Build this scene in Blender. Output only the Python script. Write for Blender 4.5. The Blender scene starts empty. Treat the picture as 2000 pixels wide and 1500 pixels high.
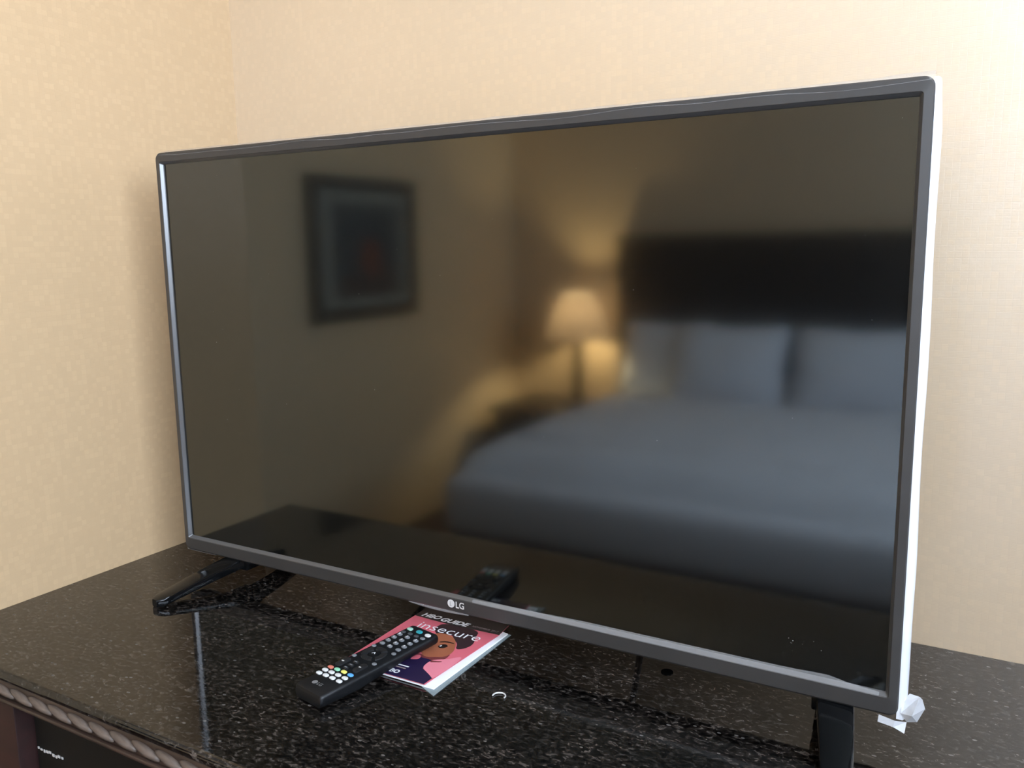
import bpy, bmesh, math, random
from mathutils import Vector, Matrix, noise

random.seed(7)
scene = bpy.context.scene
col = scene.collection

# ------------------------------------------------------------------ camera
ZC = 1.2195                       # height of the centre of the screen
F_PX = 1683.6
cam_d = bpy.data.cameras.new('camera')
cam_d.sensor_fit = 'HORIZONTAL'
cam_d.sensor_width = 36.0
cam_d.lens = F_PX * 36.0 / 2000.0
cam_d.clip_start = 0.02
cam = bpy.data.objects.new('camera', cam_d)
col.objects.link(cam)
YAW, PITCH, ROLL = 0.528348, 0.160146, -0.015723
fw = Vector((-math.sin(YAW) * math.cos(PITCH), math.cos(YAW) * math.cos(PITCH), -math.sin(PITCH)))
rt = fw.cross(Vector((0, 0, 1))).normalized()
up = rt.cross(fw)
r2 = math.cos(ROLL) * rt + math.sin(ROLL) * up
u2 = -math.sin(ROLL) * rt + math.cos(ROLL) * up
m = Matrix.Identity(4)
for i in range(3):
    m[i][0], m[i][1], m[i][2] = r2[i], u2[i], -fw[i]
m.translation = Vector((0.54898, -0.81059, 0.148486 + ZC))
cam.matrix_world = m
scene.camera = cam

# ------------------------------------------------------------------ light and exposure
WIN_Y0, WIN_Y1, WIN_Z0, WIN_Z1 = -3.10, -0.25, 1.42, 2.47
X_R = 1.40                        # inner face of the window wall
SKY = 19.0
world = bpy.data.worlds.new('sky')
scene.world = world
world.use_nodes = True
bg = world.node_tree.nodes['Background']
bg.inputs[0].default_value = (0.76, 0.89, 1.08, 1)
bg.inputs[1].default_value = SKY
pl = bpy.data.lights.new('window_portal', 'AREA')
pl.shape = 'RECTANGLE'
pl.size = WIN_Y1 - WIN_Y0
pl.size_y = WIN_Z1 - WIN_Z0
pl.cycles.is_portal = True
po = bpy.data.objects.new('window_portal', pl)
po.location = (X_R + 0.14, (WIN_Y0 + WIN_Y1) / 2, (WIN_Z0 + WIN_Z1) / 2)
po.rotation_euler = (math.pi / 2, 0, math.pi / 2)
col.objects.link(po)
LAMP_W = 110.0
vs = scene.view_settings
vs.view_transform = 'Standard'
vs.look = 'None'
vs.gamma = 1.0
vs.exposure = 0.0
vs.use_curve_mapping = False
scene.cycles.use_denoising = True
scene.cycles.max_bounces = 10
scene.cycles.diffuse_bounces = 6
scene.cycles.glossy_bounces = 5
scene.cycles.transparent_max_bounces = 12
scene.cycles.sample_clamp_indirect = 6.0
scene.cycles.caustics_reflective = True

# ------------------------------------------------------------------ materials
def mat(name, base=(0.8, 0.8, 0.8), rough=0.5, metal=0.0, ior=1.5, spec=None, **kw):
    mt = bpy.data.materials.new(name)
    mt.use_nodes = True
    b = mt.node_tree.nodes['Principled BSDF']
    b.inputs['Base Color'].default_value = (*base, 1)
    b.inputs['Roughness'].default_value = rough
    b.inputs['Metallic'].default_value = metal
    b.inputs['IOR'].default_value = ior
    if spec is not None:
        b.inputs['Specular IOR Level'].default_value = spec
    for k, v in kw.items():
        b.inputs[k.replace('_', ' ')].default_value = v
    return mt

def nodes(mt):
    return mt.node_tree.nodes, mt.node_tree.links, mt.node_tree.nodes['Principled BSDF']

def ramp(n, stops):
    r = n.new('ShaderNodeValToRGB')
    e = r.color_ramp.elements
    e[0].position, e[0].color = stops[0][0], (*stops[0][1], 1)
    e[1].position, e[1].color = stops[-1][0], (*stops[-1][1], 1)
    for p, c in stops[1:-1]:
        k = e.new(p)
        k.color = (*c, 1)
    return r

def wallpaper(name, axis, ior, c):
    """woven metallic-sheen vinyl in small irregular squares"""
    mt = mat(name, rough=0.42)
    n, l, b = nodes(mt)
    tc = n.new('ShaderNodeTexCoord')
    sx = n.new('ShaderNodeSeparateXYZ')
    l.new(tc.outputs['Object'], sx.inputs[0])
    cb = n.new('ShaderNodeCombineXYZ')
    l.new(sx.outputs[axis], cb.inputs[0])
    l.new(sx.outputs['Z'], cb.inputs[1])
    br = n.new('ShaderNodeTexBrick')
    br.offset = 0.0
    br.squash = 1.0
    l.new(cb.outputs[0], br.inputs['Vector'])
    br.inputs['Scale'].default_value = 1.0
    br.inputs['Brick Width'].default_value = 0.0072
    br.inputs['Row Height'].default_value = 0.0072
    br.inputs['Mortar Size'].default_value = 0.00035
    br.inputs['Mortar Smooth'].default_value = 0.6
    br.inputs['Color1'].default_value = (0, 0, 0, 1)
    br.inputs['Color2'].default_value = (1, 1, 1, 1)
    br.inputs['Mortar'].default_value = (0.0, 0.0, 0.0, 1)
    wn = n.new('ShaderNodeTexWave')
    wn.wave_type = 'BANDS'
    wn.bands_direction = 'Y'
    wn.inputs['Scale'].default_value = 180.0
    wn.inputs['Distortion'].default_value = 1.2
    wn.inputs['Detail'].default_value = 1.0
    l.new(cb.outputs[0], wn.inputs['Vector'])
    r = ramp(n, [(0.0, tuple(q * 0.98 for q in c)), (0.55, c), (1.0, tuple(q * 1.045 for q in c))])
    l.new(br.outputs['Color'], r.inputs[0])
    l.new(r.outputs[0], b.inputs['Base Color'])
    mr = n.new('ShaderNodeMapRange')
    l.new(br.outputs['Color'], mr.inputs['Value'])
    mr.inputs['To Min'].default_value = 0.37
    mr.inputs['To Max'].default_value = 0.30
    l.new(mr.outputs[0], b.inputs['Roughness'])
    b.inputs['IOR'].default_value = ior
    mx = n.new('ShaderNodeMath')
    mx.operation = 'MULTIPLY_ADD'
    l.new(wn.outputs['Fac'], mx.inputs[0])
    mx.inputs[1].default_value = 0.25
    l.new(br.outputs['Fac'], mx.inputs[2])
    bp = n.new('ShaderNodeBump')
    bp.inputs['Strength'].default_value = 0.10
    bp.inputs['Distance'].default_value = 0.0006
    bp.invert = True
    l.new(mx.outputs[0], bp.inputs['Height'])
    l.new(bp.outputs[0], b.inputs['Normal'])
    return mt

def granite():
    mt = mat('polished_granite', rough=0.035, ior=1.58)
    n, l, b = nodes(mt)
    tc = n.new('ShaderNodeTexCoord')
    mp = n.new('ShaderNodeMapping')
    mp.inputs['Rotation'].default_value = (0, 0, math.radians(-20))
    mp.inputs['Scale'].default_value = (0.85, 1.5, 1.0)
    l.new(tc.outputs['Object'], mp.inputs[0])
    n1 = n.new('ShaderNodeTexNoise')
    n1.inputs['Scale'].default_value = 150.0
    n1.inputs['Detail'].default_value = 4.0
    n1.inputs['Roughness'].default_value = 0.62
    n1.inputs['Distortion'].default_value = 0.8
    l.new(mp.outputs[0], n1.inputs['Vector'])
    n2 = n.new('ShaderNodeTexNoise')
    n2.inputs['Scale'].default_value = 17.0
    n2.inputs['Detail'].default_value = 4.0
    l.new(mp.outputs[0], n2.inputs['Vector'])
    vo = n.new('ShaderNodeTexVoronoi')
    vo.inputs['Scale'].default_value = 210.0
    vo.inputs['Randomness'].default_value = 1.0
    l.new(mp.outputs[0], vo.inputs['Vector'])
    r1 = ramp(n, [(0.38, (0.0006, 0.0006, 0.0007)), (0.47, (0.004, 0.0035, 0.003)), (0.55, (0.013, 0.011, 0.0095)), (0.66, (0.058, 0.052, 0.046))])
    l.new(n1.outputs['Fac'], r1.inputs[0])
    r2_ = ramp(n, [(0.35, (0.55, 0.55, 0.55)), (0.7, (1.4, 1.3, 1.25))])
    l.new(n2.outputs['Fac'], r2_.inputs[0])
    mx = n.new('ShaderNodeMix')
    mx.data_type = 'RGBA'
    mx.blend_type = 'MULTIPLY'
    mx.inputs[0].default_value = 1.0
    l.new(r1.outputs[0], mx.inputs[6])
    l.new(r2_.outputs[0], mx.inputs[7])
    # pale feldspar flecks: few cells picked by their random colour
    sp = n.new('ShaderNodeSeparateColor')
    l.new(vo.outputs['Color'], sp.inputs[0])
    g = n.new('ShaderNodeMath')
    g.operation = 'GREATER_THAN'
    g.inputs[1].default_value = 0.985
    l.new(sp.outputs[0], g.inputs[0])
    d = n.new('ShaderNodeMath')
    d.operation = 'LESS_THAN'
    d.inputs[1].default_value = 0.42
    l.new(vo.outputs['Distance'], d.inputs[0])
    gd = n.new('ShaderNodeMath')
    gd.operation = 'MULTIPLY'
    l.new(g.outputs[0], gd.inputs[0])
    l.new(d.outputs[0], gd.inputs[1])
    m2 = n.new('ShaderNodeMix')
    m2.data_type = 'RGBA'
    l.new(gd.outputs[0], m2.inputs[0])
    l.new(mx.outputs[2], m2.inputs[6])
    m2.inputs[7].default_value = (0.09, 0.083, 0.076, 1)
    l.new(m2.outputs[2], b.inputs['Base Color'])
    bp = n.new('ShaderNodeBump')
    bp.inputs['Strength'].default_value = 0.10
    bp.inputs['Distance'].default_value = 0.0003
    l.new(n1.outputs['Fac'], bp.inputs['Height'])
    l.new(bp.outputs[0], b.inputs['Normal'])
    return mt

def wood(name, c0, c1, rough=0.35, scale=9.0, rot=(0, 0, 0)):
    mt = mat(name, rough=rough)
    n, l, b = nodes(mt)
    tc = n.new('ShaderNodeTexCoord')
    mp = n.new('ShaderNodeMapping')
    mp.inputs['Scale'].default_value = (1.0, 6.0, 6.0)
    mp.inputs['Rotation'].default_value = rot
    l.new(tc.outputs['Object'], mp.inputs[0])
    ns = n.new('ShaderNodeTexNoise')
    ns.inputs['Scale'].default_value = scale
    ns.inputs['Detail'].default_value = 5.0
    ns.inputs['Distortion'].default_value = 0.6
    l.new(mp.outputs[0], ns.inputs['Vector'])
    r = ramp(n, [(0.3, c0), (0.7, c1)])
    l.new(ns.outputs['Fac'], r.inputs[0])
    l.new(r.outputs[0], b.inputs['Base Color'])
    return mt

def fabric(name, c, rough=0.9, bump=0.15, scale=400):
    mt = mat(name, c, rough)
    n, l, b = nodes(mt)
    tc = n.new('ShaderNodeTexCoord')
    ns = n.new('ShaderNodeTexNoise')
    ns.inputs['Scale'].default_value = scale
    ns.inputs['Detail'].default_value = 3
    l.new(tc.outputs['Object'], ns.inputs['Vector'])
    bp = n.new('ShaderNodeBump')
    bp.inputs['Strength'].default_value = bump
    bp.inputs['Distance'].default_value = 0.001
    l.new(ns.outputs['Fac'], bp.inputs['Height'])
    l.new(bp.outputs[0], b.inputs['Normal'])
    return mt

def carpet():
    mt = mat('brown_red_carpet', rough=0.95)
    n, l, b = nodes(mt)
    tc = n.new('ShaderNodeTexCoord')
    ns = n.new('ShaderNodeTexNoise')
    ns.inputs['Scale'].default_value = 60
    ns.inputs['Detail'].default_value = 4
    l.new(tc.outputs['Object'], ns.inputs['Vector'])
    r = ramp(n, [(0.3, (0.025, 0.011, 0.007)), (0.7, (0.06, 0.026, 0.016))])
    l.new(ns.outputs['Fac'], r.inputs[0])
    l.new(r.outputs[0], b.inputs['Base Color'])
    return mt

def film_mat(name, clear, tint, rough):
    """clear plastic: part see-through, part milky and shiny"""
    mt = mat(name, tint, rough, ior=1.5)
    n, l, b = nodes(mt)
    tr = n.new('ShaderNodeBsdfTransparent')
    mx = n.new('ShaderNodeMixShader')
    mx.inputs[0].default_value = 1.0 - clear
    l.new(tr.outputs[0], mx.inputs[1])
    l.new(b.outputs[0], mx.inputs[2])
    l.new(mx.outputs[0], n['Material Output'].inputs['Surface'])
    return mt

def bezel_mat():
    mt = mat('brushed_dark_bezel', (0.042, 0.040, 0.038), 0.42, metal=0.2)
    n, l, b = nodes(mt)
    tc = n.new('ShaderNodeTexCoord')
    ns = n.new('ShaderNodeTexNoise')
    ns.inputs['Scale'].default_value = 22
    ns.inputs['Detail'].default_value = 3
    l.new(tc.outputs['Object'], ns.inputs['Vector'])
    mr = n.new('ShaderNodeMapRange')
    mr.inputs['From Min'].default_value = 0.3
    mr.inputs['From Max'].default_value = 0.7
    mr.inputs['To Min'].default_value = 0.36
    mr.inputs['To Max'].default_value = 0.50
    l.new(ns.outputs['Fac'], mr.inputs['Value'])
    l.new(mr.outputs[0], b.inputs['Roughness'])
    return mt

M = {}
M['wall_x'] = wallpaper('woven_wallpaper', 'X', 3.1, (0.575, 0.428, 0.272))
M['wall_y'] = wallpaper('woven_wallpaper_side', 'Y', 1.3, (0.475, 0.333, 0.192))  # same wallpaper, darker and warmer: the side's dimmer light put into the colour
M['wall_far'] = wallpaper('woven_wallpaper_far', 'Y', 1.3, (0.56, 0.44, 0.29))  # same wallpaper, lightened: brightness of the mirrored far wall put into the colour
M['ceiling'] = mat('ceiling_paint', (0.78, 0.76, 0.72), 0.9)
M['carpet'] = carpet()
M['granite'] = granite()
M['edge_wood'] = wood('dark_edge_wood', (0.020, 0.011, 0.008), (0.055, 0.034, 0.025), 0.4)
M['rope_wood'] = wood('rope_wood', (0.07, 0.050, 0.038), (0.13, 0.10, 0.08), 0.5, 30)
M['cherry'] = wood('red_brown_cabinet_wood', (0.014, 0.0035, 0.003), (0.028, 0.007, 0.006), 0.5)
M['dark_wood'] = wood('espresso_wood', (0.010, 0.006, 0.004), (0.022, 0.013, 0.009), 0.4)
M['black_plastic'] = mat('black_plastic', (0.008, 0.008, 0.009), 0.35)
M['gloss_black'] = mat('gloss_black_plastic', (0.003, 0.0033, 0.0037), 0.10, spec=0.32)
M['bezel'] = bezel_mat()
M['screen'] = mat('switched_off_screen', (0.0015, 0.0015, 0.0016), 0.075, ior=1.85, Specular_Tint=(0.93, 1.0, 0.97, 1))
M['screen_edge'] = mat('black_screen_border', (0.001, 0.001, 0.001), 0.5)
M['shell'] = mat('tv_back_shell', (0.012, 0.012, 0.012), 0.5)
M['film'] = film_mat('milky_plastic_film', 0.25, (0.80, 0.83, 0.88), 0.22)
M['film_clear'] = film_mat('thin_clear_film', 0.80, (0.60, 0.60, 0.60), 0.25)
M['film_crumple'] = film_mat('crumpled_film', 0.55, (0.70, 0.72, 0.75), 0.18)
M['silver'] = mat('silver_print', (0.55, 0.54, 0.52), 0.4)
M['grey_print'] = mat('grey_print', (0.16, 0.16, 0.16), 0.5)
M['white_print'] = mat('white_print', (0.78, 0.78, 0.80), 0.5)
M['dim_print'] = mat('dim_header_print', (0.26, 0.20, 0.19), 0.5)
M['cable'] = mat('black_rubber_cable', (0.006, 0.006, 0.006), 0.5)
M['remote'] = mat('remote_black', (0.0035, 0.004, 0.005), 0.42, spec=0.35)
M['remote_side'] = mat('remote_side', (0.02, 0.022, 0.025), 0.45)
M['key_black'] = mat('key_black', (0.012, 0.012, 0.013), 0.45)
M['key_grey'] = mat('key_grey', (0.16, 0.17, 0.18), 0.45)
M['key_dim'] = mat('key_dim', (0.05, 0.055, 0.06), 0.45)
M['key_white'] = mat('key_white', (0.62, 0.63, 0.62), 0.4)
M['key_power'] = mat('key_mint', (0.30, 0.52, 0.42), 0.4)
M['key_teal'] = mat('key_teal', (0.03, 0.30, 0.34), 0.4)
M['key_red'] = mat('key_red', (0.55, 0.17, 0.12), 0.4)
M['key_green'] = mat('key_green', (0.25, 0.58, 0.38), 0.4)
M['key_yellow'] = mat('key_yellow', (0.72, 0.68, 0.16), 0.4)
M['key_blue'] = mat('key_blue', (0.10, 0.35, 0.68), 0.4)
M['pink'] = mat('cover_pink', (0.62, 0.13, 0.17), 0.3)
M['pink_light'] = mat('cover_light_pink', (0.72, 0.22, 0.28), 0.3)
M['hair'] = mat('cover_dark_hair', (0.035, 0.018, 0.022), 0.3)
M['skin'] = mat('cover_skin', (0.34, 0.11, 0.055), 0.3)
M['skin_dark'] = mat('cover_skin_shade', (0.16, 0.035, 0.035), 0.3)
M['navy'] = mat('cover_navy', (0.016, 0.010, 0.04), 0.3)
M['header'] = mat('cover_header', (0.040, 0.032, 0.031), 0.25)
M['eye'] = mat('cover_eye', (0.012, 0.008, 0.008), 0.3)
M['paper'] = mat('white_paper', (0.82, 0.84, 0.86), 0.6)
M['sheet'] = film_mat('grey_clear_sleeve', 0.35, (0.30, 0.36, 0.38), 0.2)
M['linen'] = fabric('white_linen', (0.71, 0.75, 0.84), 0.9)
M['skirt'] = fabric('dark_bed_skirt', (0.014, 0.012, 0.013), 0.9)
M['shade'] = mat('lampshade_fabric', (0.42, 0.35, 0.29), 0.8)
M['brass'] = mat('lamp_bronze', (0.10, 0.07, 0.045), 0.4, metal=0.6)
M['mat_board'] = mat('picture_mat_board', (0.31, 0.315, 0.27), 0.8)
M['frame'] = wood('picture_frame_wood', (0.012, 0.010, 0.008), (0.035, 0.03, 0.02), 0.4)
M['art_dark'] = mat('art_dark', (0.06, 0.07, 0.075), 0.7)
M['art_red'] = mat('art_red', (0.20, 0.07, 0.04), 0.7)
M['art_brown'] = mat('art_brown', (0.09, 0.06, 0.045), 0.7)
M['white_paint'] = mat('white_window_paint', (0.75, 0.75, 0.74), 0.5)
M['glass'] = film_mat('window_glass', 0.94, (0.9, 0.9, 0.9), 0.02)
M['art_glass'] = film_mat('picture_glass', 0.93, (0.02, 0.02, 0.02), 0.05)
# lampshade lets the bulb glow through
_n, _l, _b = nodes(M['shade'])
_t = _n.new('ShaderNodeBsdfTranslucent')
_t.inputs[0].default_value = (0.078, 0.058, 0.045, 1)
_m = _n.new('ShaderNodeMixShader')
_m.inputs[0].default_value = 0.55
_l.new(_b.outputs[0], _m.inputs[1])
_l.new(_t.outputs[0], _m.inputs[2])
_l.new(_m.outputs[0], _n['Material Output'].inputs['Surface'])

# ------------------------------------------------------------------ helpers
def tag(o, label=None, cat=None, group=None, kind=None):
    for k, v in (('label', label), ('category', cat), ('group', group), ('kind', kind)):
        if v:
            o[k] = v
    return o

def thing(name, label, cat, loc=(0, 0, 0), rot=(0, 0, 0), group=None):
    o = bpy.data.objects.new(name, None)
    o.empty_display_size = 0.05
    col.objects.link(o)
    o.location = loc
    o.rotation_euler = rot
    return tag(o, label, cat, group)

def origin(parent):
    v = Vector((0, 0, 0))
    while parent is not None:
        v += parent.location
        parent = parent.parent
    return v

def finish(name, bm, mt, parent=None, smooth=False, local=False, solid=0.0, subd=0):
    """turn a bmesh (world coordinates unless local) into one mesh object"""
    if parent is not None and not local:
        bmesh.ops.translate(bm, verts=bm.verts, vec=-origin(parent))
    bmesh.ops.recalc_face_normals(bm, faces=bm.faces)
    me = bpy.data.meshes.new(name)
    bm.to_mesh(me)
    bm.free()
    me.materials.append(M[mt] if isinstance(mt, str) else mt)
    if smooth:
        for p in me.polygons:
            p.use_smooth = True
        if smooth != 'all':
            me.set_sharp_from_angle(angle=math.radians(40))
    o = bpy.data.objects.new(name, me)
    col.objects.link(o)
    o.parent = parent
    if solid:
        s = o.modifiers.new('thickness', 'SOLIDIFY')
        s.thickness = solid
        s.offset = 0
    if subd:
        s = o.modifiers.new('subdivision', 'SUBSURF')
        s.levels = s.render_levels = subd
    return o

def bm_box(x0, x1, y0, y1, z0, z1, bevel=0.0, seg=2, bm=None):
    new = bmesh.new()
    vs_ = [new.verts.new((x, y, z)) for x in (x0, x1) for y in (y0, y1) for z in (z0, z1)]
    for f in ((0, 1, 3, 2), (4, 6, 7, 5), (0, 4, 5, 1), (2, 3, 7, 6), (0, 2, 6, 4), (1, 5, 7, 3)):
        new.faces.new([vs_[i] for i in f])
    if bevel:
        bmesh.ops.bevel(new, geom=list(new.edges), offset=bevel, segments=seg, profile=0.5, affect='EDGES')
    if bm is None:
        return new
    tmp = bpy.data.meshes.new('tmp')
    new.to_mesh(tmp)
    new.free()
    bm.from_mesh(tmp)
    bpy.data.meshes.remove(tmp)
    return bm

def box(name, x0, x1, y0, y1, z0, z1, mt, parent=None, bevel=0.0, local=False, seg=2):
    return finish(name, bm_box(x0, x1, y0, y1, z0, z1, bevel, seg), mt, parent, smooth=bevel > 0, local=local)

def rrect(l, r, b, t, rad, n=6):
    pts = []
    for cx, cz, a0 in ((r - rad, t - rad, 0), (l + rad, t - rad, 90), (l + rad, b + rad, 180), (r - rad, b + rad, 270)):
        for i in range(n + 1):
            a = math.radians(a0 + 90 * i / n)
            pts.append((cx + rad * math.cos(a), cz + rad * math.sin(a)))
    return pts

def loft(loops, cap0=False, cap1=False, closed=True, bm=None):
    bm = bm or bmesh.new()
    L = [[bm.verts.new(p) for p in lp] for lp in loops]
    k = len(L[0])
    for a, b in zip(L, L[1:]):
        for i in range(k if closed else k - 1):
            j = (i + 1) % k
            bm.faces.new((a[i], a[j], b[j], b[i]))
    if cap0:
        bm.faces.new(L[0][::-1])
    if cap1:
        bm.faces.new(L[-1])
    return bm

def lathe(prof, cx, cy, n=32, cap0=True, cap1=True):
    loops = [[(cx + r * math.cos(2 * math.pi * i / n), cy + r * math.sin(2 * math.pi * i / n), z) for i in range(n)] for r, z in prof]
    return loft(loops, cap0, cap1)

def tube(points, rad, n=10):
    bm = bmesh.new()
    loops = []
    P = [Vector(p) for p in points]
    for i, p in enumerate(P):
        d = (P[min(i + 1, len(P) - 1)] - P[max(i - 1, 0)]).normalized()
        a = d.cross(Vector((0.3, 1, 0.2))).normalized()
        b = d.cross(a)
        loops.append([tuple(p + rad * (math.cos(2 * math.pi * k / n) * a + math.sin(2 * math.pi * k / n) * b)) for k in range(n)])
    return loft(loops, True, True, bm=bm)

def bez(p, n=16):
    P = [Vector(q) for q in p]
    out = []
    for i in range(n + 1):
        t = i / n
        Q = P[:]
        while len(Q) > 1:
            Q = [a.lerp(b, t) for a, b in zip(Q, Q[1:])]
        out.append(Q[0])
    return out

def polygon(pts3, thick=0.0):
    bm = bmesh.new()
    f = bm.faces.new([bm.verts.new(p) for p in pts3])
    bmesh.ops.triangulate(bm, faces=[f])
    return bm

def text_bm(s, size, shear=0.0, weight=0.0, space=1.0):
    """lettering as a flat mesh in its own x/y plane, origin at the left of the baseline"""
    c = bpy.data.curves.new('lettering', 'FONT')
    c.body = s
    c.size = size
    c.shear = shear
    c.offset = weight
    c.space_character = space
    c.resolution_u = 3
    o = bpy.data.objects.new('lettering', c)
    col.objects.link(o)
    dg = bpy.context.evaluated_depsgraph_get()
    me = bpy.data.meshes.new_from_object(o.evaluated_get(dg))
    bm = bmesh.new()
    bm.from_mesh(me)
    bpy.data.objects.remove(o)
    bpy.data.curves.remove(c)
    bpy.data.meshes.remove(me)
    return bm

def fit_text(bm, x0, x1, y0, y1):
    xs = [v.co.x for v in bm.verts]
    ys = [v.co.y for v in bm.verts]
    for v in bm.verts:
        v.co.x = x0 + (v.co.x - min(xs)) / (max(xs) - min(xs)) * (x1 - x0)
        v.co.y = y0 + (v.co.y - min(ys)) / (max(ys) - min(ys)) * (y1 - y0)
    return bm

def structure(name, bm, mt, parent=None):
    o = finish(name, bm, mt, parent)
    if parent is None:
        o['kind'] = 'structure'
    return o

# ------------------------------------------------------------------ room shell
Y_B = 0.2443          # wall behind the television
X_L = -0.589          # short partition at the left end of the counter
Y_P = -0.250          # where that partition ends
X_F = -1.995          # far left wall, with the picture
Y_H = -3.60           # wall with the headboard
CEIL = 2.50
structure('floor', bm_box(X_F - 0.1, X_R + 0.15, Y_H - 0.1, Y_B + 0.1, -0.1, 0.0), 'carpet')
structure('ceiling', bm_box(X_F - 0.1, X_R + 0.15, Y_H - 0.1, Y_B + 0.1, CEIL, CEIL + 0.1), 'ceiling')
structure('wall_back', bm_box(X_F - 0.1, X_R + 0.15, Y_B, Y_B + 0.1, 0, CEIL), 'wall_x')
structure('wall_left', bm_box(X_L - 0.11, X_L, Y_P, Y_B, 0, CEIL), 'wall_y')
structure('wall_far_left', bm_box(X_F - 0.1, X_F, Y_H, Y_B, 0, CEIL), 'wall_far')
structure('wall_front', bm_box(X_F - 0.1, X_R + 0.15, Y_H - 0.1, Y_H, 0, CEIL), 'wall_x')
bm = bm_box(X_R, X_R + 0.15, Y_H, WIN_Y0, 0, CEIL)
bm_box(X_R, X_R + 0.15, WIN_Y1, Y_B, 0, CEIL, bm=bm)
bm_box(X_R, X_R + 0.15, WIN_Y0, WIN_Y1, 0, WIN_Z0, bm=bm)
bm_box(X_R, X_R + 0.15, WIN_Y0, WIN_Y1, WIN_Z1, CEIL, bm=bm)
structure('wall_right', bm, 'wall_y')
# window in the right wall
w = thing('window_1', None, None, (X_R, (WIN_Y0 + WIN_Y1) / 2, WIN_Z0))
w['kind'] = 'structure'
bm = bmesh.new()
fx0, fx1 = X_R + 0.04, X_R + 0.09
for a in ((WIN_Y0, WIN_Y1, WIN_Z0, WIN_Z0 + 0.04), (WIN_Y0, WIN_Y1, WIN_Z1 - 0.04, WIN_Z1),
          (WIN_Y0, WIN_Y0 + 0.04, WIN_Z0 + 0.04, WIN_Z1 - 0.04), (WIN_Y1 - 0.04, WIN_Y1, WIN_Z0 + 0.04, WIN_Z1 - 0.04)):
    bm_box(fx0, fx1, a[0], a[1], a[2], a[3], bm=bm)
finish('window_frame', bm, 'white_paint', w)
ym = (WIN_Y0 + WIN_Y1) / 2
box('mullion', fx0, fx1, ym - 0.02, ym + 0.02, WIN_Z0 + 0.04, WIN_Z1 - 0.04, 'white_paint', w)
for a, b in ((WIN_Y0 + 0.04, ym - 0.02), (ym + 0.02, WIN_Y1 - 0.04)):
    box('pane', X_R + 0.062, X_R + 0.066, a, b, WIN_Z0 + 0.04, WIN_Z1 - 0.04, 'glass', w)
box('window_sill', X_R - 0.03, X_R + 0.04, WIN_Y0 - 0.03, WIN_Y1 + 0.03, WIN_Z0 - 0.025, WIN_Z0, 'white_paint', w, 0.004)

# ------------------------------------------------------------------ counter and cabinet
Z0 = 0.90
Y_E = -0.318
X_C1 = 1.02
top = bm_box(X_L + 0.001, X_C1, Y_E, Y_B - 0.001, Z0 - 0.013, Z0)
ed = [e for e in top.edges if all(abs(v.co.y - Y_E) < 1e-5 for v in e.verts) and abs(e.verts[0].co.z - e.verts[1].co.z) < 1e-5]
bmesh.ops.bevel(top, geom=ed, offset=0.0060, segments=8, profile=0.5, affect='EDGES')
tag(finish('granite_countertop', top, 'granite', None),
    'polished dark speckled granite countertop under the television', 'countertop')

cab = thing('dresser_cabinet', 'dark red-brown wooden cabinet with carved rope edge under the granite top', 'cabinet', (0.2, 0.0, 0.0))
box('side_panel', X_L + 0.004, X_L + 0.135, -0.288, Y_B - 0.004, 0.0, 0.861, 'cherry', cab, 0.002)
box('side_panel', X_C1 - 0.05, X_C1 - 0.02, -0.288, Y_B - 0.004, 0.0, 0.861, 'cherry', cab, 0.002)
box('back_panel', X_L + 0.136, X_C1 - 0.051, Y_B - 0.02, Y_B - 0.004, 0.0, 0.861, 'cherry', cab)
box('divider', 0.185, 0.205, -0.285, Y_B - 0.021, 0.051, 0.861, 'cherry', cab)
box('base_panel', X_L + 0.136, X_C1 - 0.051, -0.28, Y_B - 0.021, 0.0, 0.05, 'cherry', cab)
for k in range(3):
    z = 0.06 + k * 0.266
    d = box('drawer', 0.21, X_C1 - 0.056, -0.292, -0.02, z, z + 0.258, 'cherry', cab, 0.003)
    finish('pull', tube(bez([(0.52, -0.291, z + 0.15), (0.54, -0.325, z + 0.15), (0.65, -0.325, z + 0.15), (0.67, -0.291, z + 0.15)], 10), 0.005), 'brass', d, True)
rail = box('edge_moulding', X_L + 0.004, X_C1 - 0.004, -0.314, -0.28, 0.8635, Z0 - 0.0135, 'edge_wood', cab, 0.0025)
box('lower_bead', X_L + 0.004, X_C1 - 0.004, -0.3185, -0.3135, 0.8625, 0.8675, 'edge_wood', rail, 0.0015)
# carved rope: slanted lozenge twists in a row
def twist_mesh():
    bm = bmesh.new()
    loops = []
    n, k = 9, 10
    for i in range(n):
        t = i / (n - 1)
        s = max(0.06, math.sin(math.pi * (0.04 + 0.92 * t)) ** 0.55)
        x = (t - 0.5) * 0.040
        zc = (0.5 - t) * 0.0085
        loops.append([(x + 0.004 * math.sin(a) * 0, -0.0046 * s * math.cos(a), zc + 0.0058 * s * math.sin(a)) for a in [2 * math.pi * j / k for j in range(k)]])
    loft(loops, True, True, bm=bm)
    bmesh.ops.recalc_face_normals(bm, faces=bm.faces)
    me = bpy.data.meshes.new('rope_twist')
    bm.to_mesh(me)
    bm.free()
    for p in me.polygons:
        p.use_smooth = True
    me.materials.append(M['rope_wood'])
    return me
tw = twist_mesh()
x = X_L + 0.03
while x < X_C1 - 0.03:
    o = bpy.data.objects.new('rope_twist', tw)
    col.objects.link(o)
    o.parent = rail
    o.location = Vector((x, -0.3150, 0.8765)) - origin(rail)
    x += 0.0355

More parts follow.
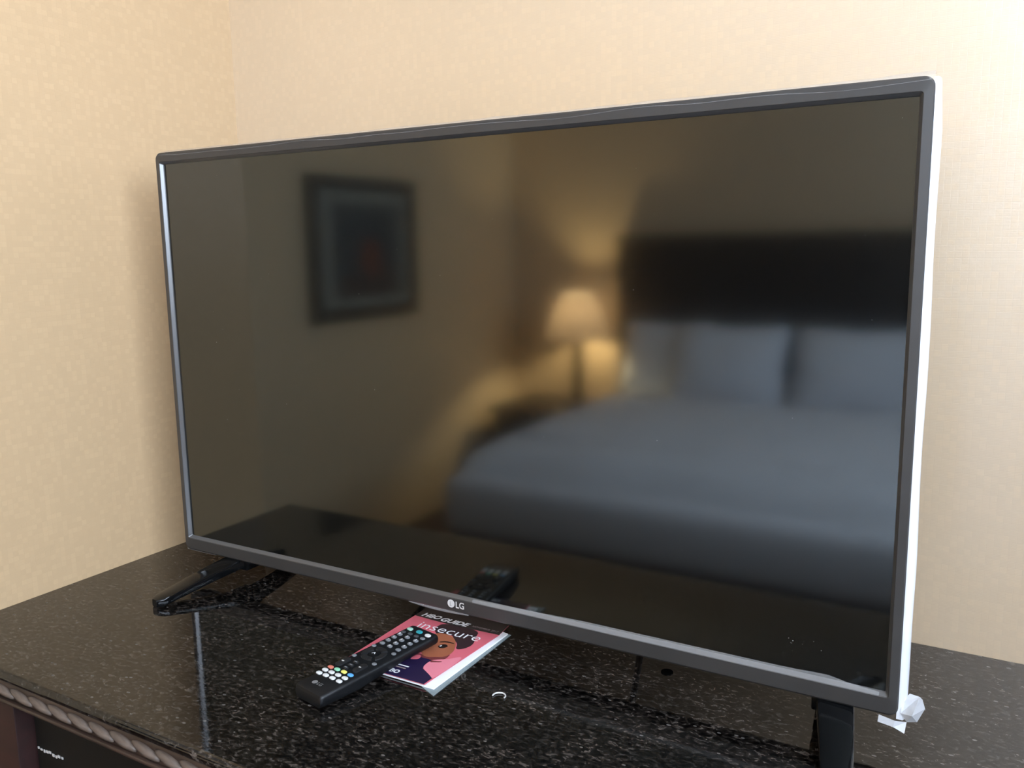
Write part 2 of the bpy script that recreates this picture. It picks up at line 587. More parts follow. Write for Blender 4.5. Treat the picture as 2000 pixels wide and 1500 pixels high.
# small refrigerator in the open bay, only its top edge and printed marks show
M['fridge'] = mat('fridge_black', (0.0025, 0.0025, 0.0025), 0.6, spec=0.2)
fr = thing('mini_refrigerator', 'black appliance with small white marks in the dark bay below the counter', 'refrigerator', (-0.14, 0.0, 0.05))
box('body', -0.445, 0.16, -0.23, 0.18, 0.052, 0.83, 'fridge', fr, 0.006)
dr = box('door', -0.447, 0.162, -0.272, -0.233, 0.056, 0.828, 'fridge', fr, 0.008)
bm = bmesh.new()
rr = random.Random(3)
xx = -0.438
while xx < -0.385:
    wd = rr.uniform(0.002, 0.005)
    zz = 0.776 + rr.uniform(-0.001, 0.001)
    bm_box(xx, xx + wd, -0.2728, -0.2719, zz - rr.uniform(0.001, 0.0025), zz + 0.0012, bm=bm)
    xx += wd + rr.uniform(0.0012, 0.003)
finish('print_marks', bm, 'silver', dr)

# ------------------------------------------------------------------ television
SW, SH = 0.4705, 0.2645
tv = thing('flat_television', 'flat television with dark grey bezel standing on the granite counter, switched off', 'television', (0, 0.02, Z0))
WL, WR, WT, WB = 0.0115, 0.0115, 0.0155, 0.0210

def ring(u, y, rad):
    return [(px, y, ZC + pz) for px, pz in rrect(-SW - WL * u, SW + WR * u, -SH - WB * u, SH + WT * u, rad)]
def ring_in(d, y, rad):
    return [(px, y, ZC + pz) for px, pz in rrect(-SW - d, SW + d, -SH - d, SH + d, rad)]
M['lip'] = mat('bezel_inner_chamfer', (0.13, 0.13, 0.13), 0.3, metal=0.5)
finish('bezel_chamfer', loft([ring(-0.06, 0.0012, 0.0006), ring(-0.03, 0.0, 0.0008), ring(0.0, -0.0012, 0.001), ring_in(0.0024, -0.0050, 0.002)]), 'lip', tv)
loops = [ring_in(0.0024, -0.0050, 0.002), ring_in(0.0032, -0.0056, 0.003),
         ring(0.88, -0.0048, 0.008), ring(0.98, -0.0032, 0.009), ring(1.0, 0.001, 0.0095), ring(1.0, 0.016, 0.0095)]
finish('bezel', loft(loops), 'bezel', tv)
scr = finish('screen', polygon([(-SW, 0, ZC - SH), (SW, 0, ZC - SH), (SW, 0, ZC + SH), (-SW, 0, ZC + SH)]), 'screen', tv)
b_ = loft([ring(1.0, 0.016, 0.0095), ring(0.9, 0.022, 0.0095), ring(-1.0, 0.030, 0.015), ring(-7.0, 0.046, 0.02)], True, True)
finish('back_shell', b_, 'shell', tv, True)
# maker's mark on the lower bezel
lg = finish('badge', lathe([(0.0050, 0), (0.0050, 0.0004)], 0, 0, 28), 'silver', tv, local=True)
lg.data.transform(Matrix.Translation(Vector((-0.0102, -0.0054, ZC - 0.2743)) - origin(tv)) @ Matrix.Rotation(math.radians(90), 4, 'X'))
def on_bezel(bm, x0, x1, z0, z1, y):
    fit_text(bm, x0, x1, z0, z1)
    for v in bm.verts:
        v.co = Vector((v.co.x, y, ZC + v.co.y))
    return bm
finish('badge_lettering', on_bezel(text_bm('LG', 0.01, weight=0.0002), -0.0036, 0.0083, -0.2787, -0.2702, -0.00545), 'silver', tv)
bm = bmesh.new()
for a in ((-0.0116, -0.0110, -0.2770, -0.2715), (-0.0116, -0.0092, -0.2772, -0.2766)):
    bm_box(a[0], a[1], -0.00588, -0.0057, ZC + a[2], ZC + a[3], bm=bm)
finish('badge_detail', bm, 'grey_print', lg)
# stand feet
def foot(sign, dx):
    bm = bmesh.new()
    def prong(pts, wid, thk):
        P = bez(pts, 18)
        loops_ = []
        for i, p in enumerate(P):
            t = i / (len(P) - 1)
            d = (P[min(i + 1, len(P) - 1)] - P[max(i - 1, 0)]).normalized()
            side = d.cross(Vector((0, 0, 1))).normalized()
            upv = Vector((0, 0, 1))
            w_ = wid[0] * (1 - t) + wid[1] * t
            if t > 0.93:
                w_ *= 1 - 0.55 * ((t - 0.93) / 0.07) ** 2
            h_ = thk[0] * (1 - t) + thk[1] * t
            prof = []
            for qx, qz in rrect(-w_ / 2, w_ / 2, 0, h_, min(w_, h_) * 0.22, 2):
                prof.append(tuple(p + side * qx + upv * qz))
            loops_.append(prof)
        loft(loops_, True, True, bm=bm)
    prong([(-0.383, 0.026, 0.9225), (-0.394, -0.020, 0.9175), (-0.402, -0.068, 0.9085), (-0.411, -0.116, Z0 + 0.0005)], (0.036, 0.025), (0.016, 0.0105))
    prong([(-0.384, 0.014, 0.921), (-0.376, 0.050, 0.919), (-0.372, 0.085, 0.905), (-0.370, 0.125, Z0 + 0.0005)], (0.036, 0.024), (0.016, 0.0105))
    bm_box(-0.400, -0.366, 0.004, 0.030, 0.917, ZC - SH - WB + 0.004, 0.002, bm=bm)
    for v in bm.verts:
        v.co.x = sign * v.co.x * -1 + dx if sign > 0 else v.co.x + dx
    return bm
finish('stand_foot', foot(-1, 0.0), 'gloss_black', tv, True)
finish('stand_foot', foot(1, 0.038), 'gloss_black', tv, True)

# protective film still on the set
def P_(x, z, y=-0.004):
    return (x, y, ZC + z)
loops = []
N = 40
for i in range(N + 1):
    t = i / N
    z = -0.287 + t * 0.5655
    wv = 0.0009 * noise.noise(Vector((0, 0, z * 14))) + 0.0006 * math.sin(z * 31)
    bulge = 0.0052 + wv + 0.0016 * (1 - t)
    if t > 0.93:
        bulge *= 1 - 0.5 * (t - 0.93) / 0.07
    ox = SW + WR
    loops.append([P_(ox - 0.0015, z, -0.0030), P_(ox + bulge * 0.6, z, -0.0030), P_(ox + bulge, z, 0.004 + 2 * wv), P_(ox + bulge * 0.9, z, 0.016), P_(ox + 0.002, z, 0.030)])
finish('side_film', loft(loops, closed=False), 'film', tv, 'all')
# film over the top edge with a ragged rim
loops = []
N = 70
for i in range(N + 1):
    t = i / N
    xx = -0.474 + t * 0.955
    rag = 0.0016 + 0.0022 * abs(noise.noise(Vector((xx * 23, 0.3, 0)))) + (0.0015 if t > 0.97 else 0)
    zt = SH + WT
    low = 0.0045 + 0.004 * noise.noise(Vector((xx * 11, 2.1, 0)))
    loops.append([P_(xx, zt - low, -0.0052), P_(xx, zt - 0.001, -0.0034), P_(xx, zt + rag, 0.0), P_(xx, zt + rag * 0.7, 0.012)])
finish('top_film', loft(loops, closed=False), 'film_clear', tv, 'all')
# film lifting along the inside of the lower bezel
loops = []
for i in range(31):
    t = i / 30
    xx = 0.02 + t * 0.445
    h = 0.0005 + 0.0036 * min(1, t * 3)
    if t > 0.9:
        h *= max(0.02, 1 - (t - 0.9) / 0.1)
    elif t > 0.82:
        h *= 1.0 + 0.35 * math.sin((t - 0.82) / 0.08 * math.pi / 2)
    loops.append([P_(xx, -SH - 0.0032, -0.0054), P_(xx, -SH - 0.0005, -0.0052), P_(xx, -SH + h, -0.0030)])
finish('lower_film', loft(loops, closed=False), 'film_clear', tv, 'all')
# crumpled tail at the lower right corner
def sheet(name, quads, mt):
    bm = bmesh.new()
    for q in quads:
        bm.faces.new([bm.verts.new(P_(*p)) for p in q])
    bmesh.ops.remove_doubles(bm, verts=bm.verts, dist=0.0002)
    bmesh.ops.triangulate(bm, faces=bm.faces)
    return finish(name, bm, mt, tv, solid=0.0003)
sheet('crumpled_film', [
    [(0.466, -0.2850, -0.006), (0.480, -0.2868, -0.0075), (0.479, -0.2925, -0.0090), (0.4655, -0.2915, -0.0075)],
    [(0.480, -0.2868, -0.0075), (0.4895, -0.2870, -0.0045), (0.4885, -0.2965, -0.0085), (0.479, -0.2925, -0.0090)],
    [(0.484, -0.2800, -0.004), (0.4985, -0.2640, 0.004), (0.4900, -0.2640, 0.006), (0.484, -0.2700, -0.002)],
    [(0.484, -0.2800, -0.004), (0.4895, -0.2870, -0.004), (0.4940, -0.2770, -0.010), (0.4985, -0.2640, 0.004)],
    [(0.4895, -0.2870, -0.004), (0.4975, -0.2885, 0.003), (0.5030, -0.2775, 0.010), (0.4940, -0.2770, -0.010)],
    [(0.4940, -0.2770, -0.010), (0.5030, -0.2775, 0.010), (0.5005, -0.2680, 0.008), (0.4985, -0.2640, 0.004)],
], 'film_crumple')
sheet('corner_film', [
    [(-0.4845, -0.272, 0.002), (-0.481, -0.275, -0.002), (-0.478, -0.2850, -0.003), (-0.4845, -0.2880, 0.001)],
    [(-0.4845, -0.2880, 0.001), (-0.478, -0.2850, -0.003), (-0.452, -0.2858, -0.003), (-0.462, -0.2885, 0.001)],
    [(-0.462, -0.2885, 0.001), (-0.452, -0.2858, -0.003), (-0.420, -0.2856, -0.003), (-0.435, -0.2872, 0.0)],
], 'film_clear')
# film hanging a little below the middle of the lower bezel
bm = loft([[P_(-0.075 + i * 0.008, -0.2845, -0.0035) for i in range(12)], [P_(-0.075 + i * 0.008, -0.2860 - 0.0022 * math.sin(math.pi * i / 11), -0.0035) for i in range(12)]], closed=False)
finish('hanging_film', bm, 'film_clear', tv, 'all', solid=0.0002)
# dust on the glass
bm = bmesh.new()
rr = random.Random(11)
for k in range(46):
    if k < 9:
        sx_, sz_ = 0.394 + rr.gauss(0, 0.007), -0.236 + rr.gauss(0, 0.006)
    else:
        sx_, sz_ = rr.uniform(-0.46, 0.46), rr.uniform(-0.25, 0.25)
    s_ = rr.uniform(0.00012, 0.0005) if k < 9 else rr.uniform(0.00008, 0.00022)
    bm_box(sx_, sx_ + s_, -0.0003, -0.0001, ZC + sz_, ZC + sz_ + s_ * rr.uniform(0.6, 2.0), bm=bm)
o = finish('dust_specks', bm, 'white_print', scr)
o['kind'] = 'stuff'

# cables hanging behind the set
c1 = finish('power_cable', tube(bez([(-0.235, 0.060, 1.06), (-0.215, 0.150, 1.03), (-0.160, 0.150, 0.93), (-0.147, 0.125, 0.9045), (-0.10, 0.17, 0.9045), (-0.02, 0.215, 0.9045)], 26), 0.0042), 'cable', None, True)
tag(c1, 'black cable dropping behind the television near the booklet', 'cable')
c2 = finish('antenna_cable', tube(bez([(0.150, 0.064, 1.09), (0.152, 0.14, 1.09), (0.166, 0.125, 1.03), (0.1835, 0.12, 0.915)], 16)[:-1] + bez([(0.1835, 0.12, 0.915), (0.1845, 0.121, 0.9045), (0.20, 0.14, 0.9048), (0.26, 0.215, 0.9048)], 10), 0.0042), 'cable', None, True)
tag(c2, 'black cable dropping behind the television left of the small black plug', 'cable')

# ------------------------------------------------------------------ small things on the counter
pg = finish('plug_cap', lathe([(0.0066, Z0 + 0.0002), (0.0066, Z0 + 0.0010), (0.0052, Z0 + 0.0016), (0.0030, Z0 + 0.0012)], 0.2451, 0.0394, 24), mat('matte_black_plug', (0.002, 0.002, 0.002), 1.0, spec=0.0), None, True)
tag(pg, 'small round black plug in the granite below the lower bezel', 'plug')
pts = [(0.1093 + 0.0068 * math.cos(math.radians(a)), -0.0945 + 0.0068 * math.sin(math.radians(a)), Z0 + 0.0012) for a in range(-5, 200, 12)]
cr = finish('plastic_curl', tube(pts, 0.0008, 6), 'silver', None, True)
tag(cr, 'tiny pale curled shaving on the granite right of the booklet', 'shaving')

# booklet
bk = thing('program_booklet', 'small pink television guide booklet lying under the remote control', 'booklet', (-0.02, -0.03, Z0))
def cov(u, v, lift=0.0):
    return (-0.086 + 0.12 * u, -0.117 + 0.173 * v, Z0 + 0.0030 + 0.0012 * u + lift)
def quad_slab(name, c4, z0, z1, mt):
    bm = loft([[(px, py, z0 if isinstance(z0, (int, float)) else z0[i]) for i, (px, py) in enumerate(c4)],
               [(px, py, z1 if isinstance(z1, (int, float)) else z1[i]) for i, (px, py) in enumerate(c4)]], True, True)
    return finish(name, bm, mt, bk)
quad_slab('clear_sleeve', [(-0.084, -0.112), (0.020, -0.114), (0.0478, -0.1265), (0.0478, 0.036), (-0.083, 0.050)], Z0 + 0.0002, Z0 + 0.0008, 'sheet')
quad_slab('pages', [(-0.086, -0.1165), (0.0412, -0.1160), (0.0445, 0.034), (-0.085, 0.054)], Z0 + 0.0009, [Z0 + 0.0024, Z0 + 0.0026, Z0 + 0.0026, Z0 + 0.0024], 'paper')
cc = [(0.0, 0.0), (0.965, 0.0), (1.045, 0.80), (1.02, 0.97), (0.0, 1.0)]
bm = loft([[cov(u, v, -0.0003) for u, v in cc], [cov(u, v) for u, v in cc]], True, True)
cv = finish('cover', bm, 'pink', bk)
def chaikin(pts, n=2):
    for _ in range(n):
        out = []
        for a, b in zip(pts, pts[1:] + pts[:1]):
            out += [(0.75 * a[0] + 0.25 * b[0], 0.75 * a[1] + 0.25 * b[1]), (0.25 * a[0] + 0.75 * b[0], 0.25 * a[1] + 0.75 * b[1])]
        pts = out
    return pts
def decal(name, pts, mt, lay):
    if name not in ('header_band', 'printed_clothing'):
        pts = chaikin(pts)
    bm = polygon([cov(u, v, 0.00008 * lay) for u, v in pts])
    return finish(name, bm, mt, cv)
def cover_text(name, s, u0, u1, v0, v1, mt, shear=0.0, weight=0.0, lay=8, skew=0.0):
    bm = fit_text(text_bm(s, 0.1, shear, weight), u0, u1, v0, v1)
    for q in bm.verts:
        u, v = q.co.x, q.co.y
        q.co = Vector(cov(u, v + skew * (u - u0), 0.00008 * lay))
    return finish(name, bm, mt, cv)
decal('header_band', [(0.0, 0.805), (0.25, 0.795), (0.48, 0.79), (1.045, 0.805), (1.02, 0.97), (0.0, 1.0)], 'header', 3)
decal('printed_hair', [(0.40, 0.80), (0.36, 0.72), (0.42, 0.64), (0.50, 0.62), (0.62, 0.66), (0.70, 0.60), (0.78, 0.56), (0.83, 0.48), (0.90, 0.52), (0.93, 0.60), (0.86, 0.70), (0.82, 0.805)], 'hair', 1)
decal('printed_face', [(0.46, 0.64), (0.54, 0.65), (0.64, 0.64), (0.74, 0.585), (0.82, 0.49), (0.845, 0.42), (0.82, 0.355), (0.74, 0.33), (0.66, 0.30), (0.58, 0.33), (0.48, 0.42), (0.42, 0.55)], 'skin', 2)
decal('printed_cheek_shade', [(0.845, 0.42), (0.82, 0.355), (0.74, 0.33), (0.66, 0.30), (0.58, 0.33), (0.50, 0.30), (0.54, 0.22), (0.66, 0.22), (0.78, 0.27), (0.86, 0.33)], 'skin_dark', 3)
decal('printed_clothing', [(0.30, 0.0), (0.30, 0.16), (0.44, 0.22), (0.53, 0.27), (0.62, 0.285), (0.73, 0.285), (0.80, 0.26), (0.75, 0.20), (0.78, 0.16), (0.87, 0.13), (0.96, 0.09), (0.955, 0.0)], 'navy', 4)
decal('printed_hand', [(0.772, 0.165), (0.748, 0.21), (0.752, 0.275), (0.80, 0.31), (0.88, 0.34), (0.97, 0.42), (1.00, 0.36), (0.985, 0.15), (0.965, 0.08), (0.93, 0.10), (0.86, 0.13)], 'pink_light', 5)
decal('printed_finger_line', [(0.752, 0.275), (0.765, 0.25), (0.80, 0.265), (0.86, 0.285), (0.862, 0.300), (0.80, 0.285)], 'skin_dark', 6)
decal('printed_lips', [(0.555, 0.225), (0.60, 0.24), (0.635, 0.26), (0.615, 0.30), (0.575, 0.31), (0.55, 0.27)], 'pink', 6)
decal('printed_eye', [(0.635, 0.47), (0.655, 0.505), (0.69, 0.515), (0.735, 0.495), (0.715, 0.46), (0.67, 0.448)], 'eye', 6)
decal('printed_eye_white', [(0.648, 0.472), (0.660, 0.492), (0.672, 0.485), (0.668, 0.465)], 'white_print', 7)
decal('printed_eyebrow', [(0.60, 0.53), (0.66, 0.558), (0.75, 0.555), (0.75, 0.543), (0.66, 0.543), (0.605, 0.518)], 'eye', 6)
cover_text('title_lettering', 'HBO', 0.07, 0.30, 0.815, 0.875, 'white_print', 0.2, 0.004)
cover_text('title_lettering', 'GUIDE', 0.315, 0.66, 0.805, 0.865, 'white_print', 0.2, 0.004)
cover_text('date_lettering', 'NOVEMBER 2017', 0.70, 1.005, 0.825, 0.85, 'dim_print', 0.0)
cover_text('show_lettering', 'insecure', 0.185, 0.93, 0.645, 0.735, 'white_print', 0.0, -0.0006)
cover_text('channel_lettering', 'HBO', 0.47, 0.625, 0.03, 0.075, 'white_print', 0.0, 0.004)
for k, (a, b_, v) in enumerate(((0.50, 0.645, 0.128), (0.50, 0.64, 0.100))):
    bm = polygon([cov(a, v, 0.0007), cov(b_, v, 0.0007), cov(b_, v + 0.012, 0.0007), cov(a, v + 0.012, 0.0007)])
    finish('fine_print', bm, 'dim_print' if k else 'white_print', cv)

# ------------------------------------------------------------------ remote control
A_Z = math.radians(-11.18)
tilt = math.atan2(0.006, 0.164)
rc = thing('remote_control', 'black remote control with white and coloured keys resting on the pink booklet', 'remote control',
           (-0.0572, -0.2002, Z0 + 0.0155), (tilt, 0, A_Z))
# local frame: x across, y along (0 near end, 0.166 far end), z up from the key face
def rc_obj(name, bm, mt, parent=None, smooth=True):
    return finish(name, bm, mt, parent or rc, smooth, local=True)
XL, XRr, L = -0.0243, 0.0222, 0.1668
secs = []
for y, dz, top_, sh in ((-0.0015, 0.0055, -0.0040, 0.0016), (0.0, 0.0040, -0.0008, 0.0008), (0.003, 0.0028, 0.0, 0.0), (0.05, 0.0022, 0.0, 0.0), (0.11, 0.0022, 0.0, 0.0003),
                        (0.150, 0.0022, 0.0, 0.0006), (L - 0.003, 0.0024, 0.0, 0.0012), (L, 0.004, -0.0012, 0.0025), (L + 0.0012, 0.006, -0.004, 0.0040)):
    bot = -0.0150 + (0.0045 if y > 0.06 else 0.0) - y * math.tan(tilt) * (1 if y < 0.06 else 0.35) + (0.0008)
    l, r = XL + sh, XRr - sh
    secs.append([(l + 0.0022, y, top_), (r - 0.0030, y, top_), (r - 0.0008, y, top_ - 0.0016), (r, y, top_ - 0.0040), (r - 0.0012, y, bot + 0.002), (r - 0.0035, y, bot),
                 (l + 0.0035, y, bot), (l + 0.0012, y, bot + 0.002), (l, y, top_ - 0.0040), (l + 0.0008, y, top_ - 0.0016)])
rc_obj('body', loft(secs, True, True), 'remote')
def key(name, x, y, w_, h_, ht, mt, z=0.0):
    rad = min(w_, h_) * 0.45
    lo = [(x + a, y + b, z - 0.0004) for a, b in rrect(-w_ / 2, w_ / 2, -h_ / 2, h_ / 2, rad, 3)]
    hi = [(x + a, y + b, z + ht * 0.7) for a, b in rrect(-w_ / 2, w_ / 2, -h_ / 2, h_ / 2, rad, 3)]
    tp = [(x + a * 0.7, y + b * 0.7, z + ht) for a, b in rrect(-w_ / 2, w_ / 2, -h_ / 2, h_ / 2, rad, 3)]
    return rc_obj(name, loft([lo, hi, tp], False, True), mt)
mm = 0.001
key('power_key', -16.0 * mm, 155.6 * mm, 0.0080, 0.0056, 0.0014, 'key_power')['label'] = 'mint green power key'
key('input_key', -1.4 * mm, 157.0 * mm, 0.0085, 0.0060, 0.0014, 'key_teal')['label'] = 'teal key'
key('corner_key', 13.2 * mm, 156.8 * mm, 0.0080, 0.0056, 0.0014, 'key_white')
for a, b_, m_ in ((-17.5, 146.2, 'key_dim'), (-7.0, 147.4, 'key_dim'), (3.2, 147.8, 'key_dim'), (13.6, 148.0, 'key_grey')):
    key('small_key', a * mm, b_ * mm, 0.0062, 0.0046, 0.0012, m_)
def glyph(parent, s, x, y, sz, mt='white_print', z=0.0018):
    bm = fit_text(text_bm(s, 1.0, weight=0.02), x - sz * 0.45, x + sz * 0.45, y - sz * 0.6, y + sz * 0.6)
    for q in bm.verts:
        q.co.z = z
    return finish('digit', bm, mt, parent, local=True)
d = 1
for b_ in (139.4, 130.6, 121.7):
    for a in (-16.0, -2.9, 11.4):
        k_ = key('number_key', a * mm, b_ * mm, 0.0068, 0.0050, 0.0014, 'key_grey')
        glyph(k_, str(d), a * mm, b_ * mm, 0.0026)
        d += 1
for a, s_ in ((-16.1, '-'), (-3.1, '0'), (11.1, None)):
    k_ = key('number_key', a * mm, 113.0 * mm, 0.0068, 0.0050, 0.0014, 'key_grey')
    if s_ == '0':
        glyph(k_, s_, a * mm, 113.0 * mm, 0.0026)
for a, b_ in ((14.0, 104.0), (-19.0, 103.0), (-19.3, 75.0), (14.0, 76.0)):
    key('round_key', a * mm, b_ * mm, 0.0056, 0.0048, 0.0012, 'key_grey')
# navigation ring
cx, cy = -3.6 * mm, 90.6 * mm
for q in range(4):
    a0 = 45 + 90 * q + 8
    arc = [math.radians(a0 + 74 * i / 10) for i in range(11)]
    prof = ((0.0078, -0.0004), (0.0080, 0.0012), (0.0112, 0.0018), (0.0148, 0.0012), (0.0150, -0.0004))
    rc_obj('arrow_key', loft([[(cx + r_ * math.cos(t), cy + r_ * math.sin(t), z) for r_, z in prof] for t in arc], True, True, closed=True), 'key_black')
k_ = key('select_key', cx, cy, 0.0115, 0.0115, 0.0014, 'remote')
bm = bmesh.new()
for s_ in (-1, 1):
    f = [bm.verts.new((cx + x_ * s_, cy + y_, 0.0016)) for x_, y_ in ((0, 0.0022), (0.0026, -0.0016), (0.0017, -0.0016), (0, 0.0008))]
    bm.faces.new(f if s_ > 0 else f[::-1])
finish('chevron', bm, 'white_print', k_, local=True)
def rocker(x, y0, y1, w_):
    k = key('rocker_key', x, (y0 + y1) / 2, w_, y1 - y0, 0.0020, 'key_black')
    bm = bm_box(x - 0.0016, x + 0.0016, (y0 + y1) / 2 - 0.0008, (y0 + y1) / 2 + 0.0008, 0.0019, 0.0021)
    finish('key_mark', bm, 'silver', k, local=True)
rocker(-17.6 * mm, 0.0485, 0.0675, 0.0085)
rocker(9.0 * mm, 0.0510, 0.0695, 0.0085)
for a, b_ in ((-5.2, 66.2), (-4.6, 58.8), (-4.9, 52.2)):
    k = key('flat_key', a * mm, b_ * mm, 0.0078, 0.0050, 0.0012, 'key_black')
    finish('key_mark', bm_box(a * mm - 0.0022, a * mm + 0.0022, b_ * mm - 0.0007, b_ * mm + 0.0007, 0.0011, 0.0013), 'key_grey', k, local=True)
for a, b_, m_ in ((-19.4, 42.8, 'key_red'), (-9.5, 44.0, 'key_green'), (0.8, 45.0, 'key_yellow'), (12.0, 45.0, 'key_blue')):
    key('colour_key', a * mm, b_ * mm, 0.0076, 0.0048, 0.0014, m_)
for row in (((-19.4, 35.4), (-9.5, 36.4), (1.0, 37.1), (12.1, 37.4)), ((-19.4, 27.6), (-9.5, 28.8), (1.0, 29.5), (12.3, 29.7))):
    for a, b_ in row:
        key('white_key', a * mm, b_ * mm, 0.0078, 0.0050, 0.0014, 'key_white')
# maker's mark at the near end
bm = lathe([(0.0032, 0.0001), (0.0032, 0.0003)], -0.0078, 0.0135, 20)
rc_obj('badge', bm, 'grey_print', smooth=False)
bm = fit_text(text_bm('LG', 1.0, weight=0.02), -0.0030, 0.0042, 0.0112, 0.0160)
for q in bm.verts:
    q.co.z = 0.0003
rc_obj('badge_lettering', bm, 'grey_print', smooth=False)

# ------------------------------------------------------------------ the room mirrored in the screen
# bed
bed = thing('double_bed', 'white bed with dark wooden headboard reflected in the television screen', 'bed', (-0.33, -2.5, 0.0))
BX0, BX1 = -1.20, 0.40
box('bed_base', BX0 + 0.05, BX1 - 0.05, Y_H + 0.16, -1.66, 0.0, 0.34, 'skirt', bed, 0.02)
box('mattress', BX0 + 0.02, BX1 - 0.02, Y_H + 0.16, -1.63, 0.341, 0.56, 'linen', bed, 0.05, seg=3)
def duvet():
    bm = bm_box(BX0, BX1, Y_H + 0.45, -1.60, 0.395, 0.645)
    bmesh.ops.bevel(bm, geom=[e for e in bm.edges if max(v.co.z for v in e.verts) > 0.5], offset=0.11, segments=5, profile=0.5, affect='EDGES')
    bmesh.ops.subdivide_edges(bm, edges=[e for e in bm.edges if e.calc_length() > 0.3], cuts=14, use_grid_fill=True)
    for v in bm.verts:
        if v.co.z > 0.42:
            v.co += 0.014 * noise.noise_vector(v.co * 4.0)
            if v.co.y > -1.95:      # the foot end falls in a slope
                v.co.y -= 0.16 * (v.co.z - 0.42) / 0.22
        else:
            v.co.z += 0.012 * noise.noise(v.co * 5.0)
    return bm
finish('duvet', duvet(), 'linen', bed, 'all', subd=1)
hb = box('headboard', -1.305, 0.505, Y_H + 0.02, Y_H + 0.075, 0.70, 1.385, 'dark_wood', bed, 0.006)
box('headboard_cap', -1.315, 0.515, Y_H + 0.012, Y_H + 0.095, 1.375, 1.41, 'dark_wood', hb, 0.008)
box('headboard_panel', -1.19, 0.39, Y_H + 0.074, Y_H + 0.085, 0.74, 1.24, 'dark_wood', hb, 0.006)
for a in (-1.305, 0.425):
    box('headboard_post', a, a + 0.08, Y_H + 0.015, Y_H + 0.085, 0.0, 1.376, 'dark_wood', bed, 0.005)
def pillow(cx_, w_, h_, t_, y, z, tilt_):
    bm = bmesh.new()
    n = 16
    top_, bot_ = [], []
    for s in (1, -1):
        g = []
        for i in range(n + 1):
            row = []
            for j in range(n + 1):
                a, b = 2 * i / n - 1, 2 * j / n - 1
                e = max(0.0, (1 - abs(a) ** 2.6)) ** 0.5 * max(0.0, (1 - abs(b) ** 2.6)) ** 0.5
                pin = 1 - 0.07 * (1 - abs(b)) * abs(a) - 0.0
                pin2 = 1 - 0.07 * (1 - abs(a)) * abs(b)
                row.append(bm.verts.new((a * w_ / 2 * pin, s * t_ / 2 * e + 0.012 * e * noise.noise(Vector((a * 2 + cx_ * 7, b * 2, s))), b * h_ / 2 * pin2)))
            g.append(row)
        for i in range(n):
            for j in range(n):
                bm.faces.new((g[i][j], g[i + 1][j], g[i + 1][j + 1], g[i][j + 1]))
    bmesh.ops.remove_doubles(bm, verts=bm.verts, dist=0.0006)
    bmesh.ops.transform(bm, matrix=Matrix.Translation((cx_, y, z)) @ Matrix.Rotation(tilt_, 4, 'X'), verts=bm.verts)
    return bm
for cx_, w_, h_, t_, y, z, til, lab in (
        (-0.985, 0.46, 0.40, 0.16, -3.38, 0.775, 0.30, 'white pillow nearest the bedside lamp, seen in the television screen'),
        (-0.62, 0.56, 0.42, 0.17, -3.24, 0.775, 0.34, 'white pillow leaning in front of the lamplit pillow on the bed'),
        (-0.04, 0.56, 0.42, 0.17, -3.24, 0.775, 0.34, 'white pillow on the window half of the bed, seen at the screen edge')):
    o = finish('pillow', pillow(cx_, w_, h_, t_, y, z, til), 'linen', None, 'all')
    tag(o, lab, 'pillow', 'white bed pillows')
# nightstand
NZ = 0.50
ns_ = thing('nightstand', 'dark wooden nightstand beside the bed under the lamp, reflected in the screen', 'nightstand', (-1.62, -3.35, 0.0))
box('carcass', -1.86, -1.37, Y_H + 0.015, -3.12, 0.03, NZ - 0.025, 'dark_wood', ns_, 0.003)
box('table_top', -1.885, -1.345, Y_H + 0.008, -3.09, NZ - 0.024, NZ, 'dark_wood', ns_, 0.004)
for z in (0.06, 0.265):
    d_ = box('drawer', -1.84, -1.39, -3.119, -3.105, z, z + 0.19, 'dark_wood', ns_, 0.003)
    finish('knob', lathe([(0.006, -3.104), (0.006, -3.092), (0.013, -3.088), (0.010, -3.080)], 0, 0, 16), 'brass', d_, True, local=True)
    kb = d_.children[0]
    kb.data.transform(Matrix.Translation((-1.615, 0, z + 0.095)) @ Matrix(((1, 0, 0, 0), (0, 0, 1, 0), (0, 1, 0, 0), (0, 0, 0, 1))))
    kb.data.transform(Matrix.Translation(-origin(d_)))
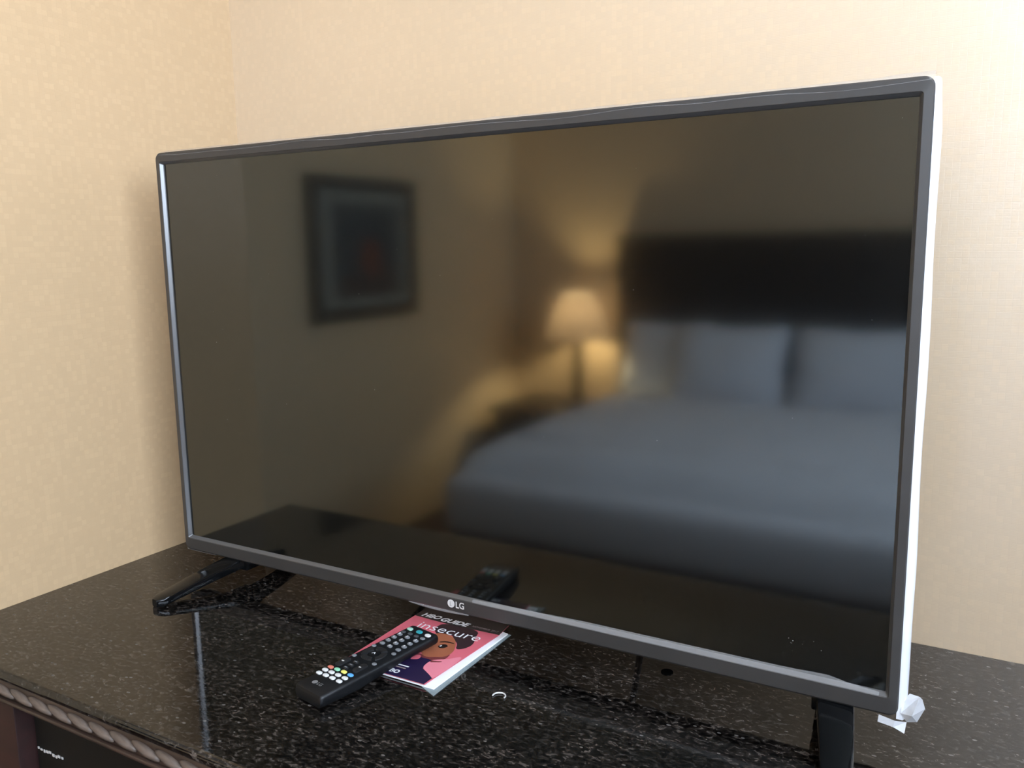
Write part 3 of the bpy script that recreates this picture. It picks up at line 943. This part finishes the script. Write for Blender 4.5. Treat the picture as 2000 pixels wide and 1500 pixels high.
# lamp
LX, LY = -1.475, -3.37
lamp = thing('table_lamp', 'lit bedside lamp with pale bell shade on the nightstand, reflected in the screen', 'lamp', (LX, LY, NZ))
box('foot', LX - 0.07, LX + 0.07, LY - 0.07, LY + 0.07, NZ + 0.0005, NZ + 0.02, 'brass', lamp, 0.004)
box('column', LX - 0.027, LX + 0.027, LY - 0.027, LY + 0.027, NZ + 0.0205, 0.845, 'brass', lamp, 0.004)
finish('socket', lathe([(0.014, 0.8455), (0.014, 0.90), (0.019, 0.905), (0.019, 0.935)], LX, LY, 20), 'white_paint', lamp, True)
prof = [(0.172, 0.865), (0.166, 0.90), (0.155, 0.94), (0.142, 0.98), (0.126, 1.02), (0.108, 1.06), (0.088, 1.10)]
sh_ = finish('lamp_shade', lathe(prof, LX, LY, 40, False, False), 'shade', lamp, 'all')
finish('harp', tube([(LX, LY, 0.93), (LX + 0.05, LY, 0.97), (LX + 0.055, LY, 1.03), (LX, LY, 1.11), (LX - 0.055, LY, 1.03), (LX - 0.05, LY, 0.97), (LX, LY, 0.93)], 0.002, 6), 'brass', lamp, True)
finish('finial', lathe([(0.004, 1.108), (0.011, 1.118), (0.011, 1.130), (0.003, 1.142)], LX, LY, 14), 'brass', lamp, True)
bl = bpy.data.lights.new('bulb_light', 'POINT')
bl.energy = LAMP_W
bl.color = (1.0, 0.77, 0.42)
bl.shadow_soft_size = 0.03
bo = bpy.data.objects.new('bulb_light', bl)
col.objects.link(bo)
bo.parent = lamp
bo.location = (0, 0, 0.985 - NZ)
# picture
pic = thing('framed_picture', 'dark framed picture with wide mat on the wall, reflected in the screen', 'picture', (X_F, -2.24, 1.05))
py0, py1, pz0, pz1 = -2.60, -1.88, 1.05, 1.67
fx = X_F + 0.001
bm = bmesh.new()
fw_ = 0.055
for a in ((py0, py1, pz0, pz0 + fw_), (py0, py1, pz1 - fw_, pz1), (py0, py0 + fw_, pz0 + fw_, pz1 - fw_), (py1 - fw_, py1, pz0 + fw_, pz1 - fw_)):
    bm_box(fx, fx + 0.035, a[0], a[1], a[2], a[3], bm=bm)
finish('picture_frame', bm, 'frame', pic)
box('mat_board', fx, fx + 0.012, py0 + fw_, py1 - fw_, pz0 + fw_, pz1 - fw_, 'mat_board', pic)
ar = box('print', fx + 0.0121, fx + 0.0135, -2.48, -2.03, 1.145, 1.555, 'art_dark', pic)
finish('print_shape', polygon([(fx + 0.0138, y, z) for y, z in ((-2.06, 1.15), (-2.46, 1.15), (-2.46, 1.24), (-2.36, 1.27), (-2.20, 1.22), (-2.06, 1.25))]), 'art_brown', ar)
finish('print_shape', polygon([(fx + 0.0141, -2.28 + 0.075 * math.cos(t), 1.32 + 0.09 * math.sin(t)) for t in [2 * math.pi * i / 20 for i in range(20)]]), 'art_red', ar)
box('glass', fx + 0.018, fx + 0.020, py0 + fw_, py1 - fw_, pz0 + fw_, pz1 - fw_, 'art_glass', pic)
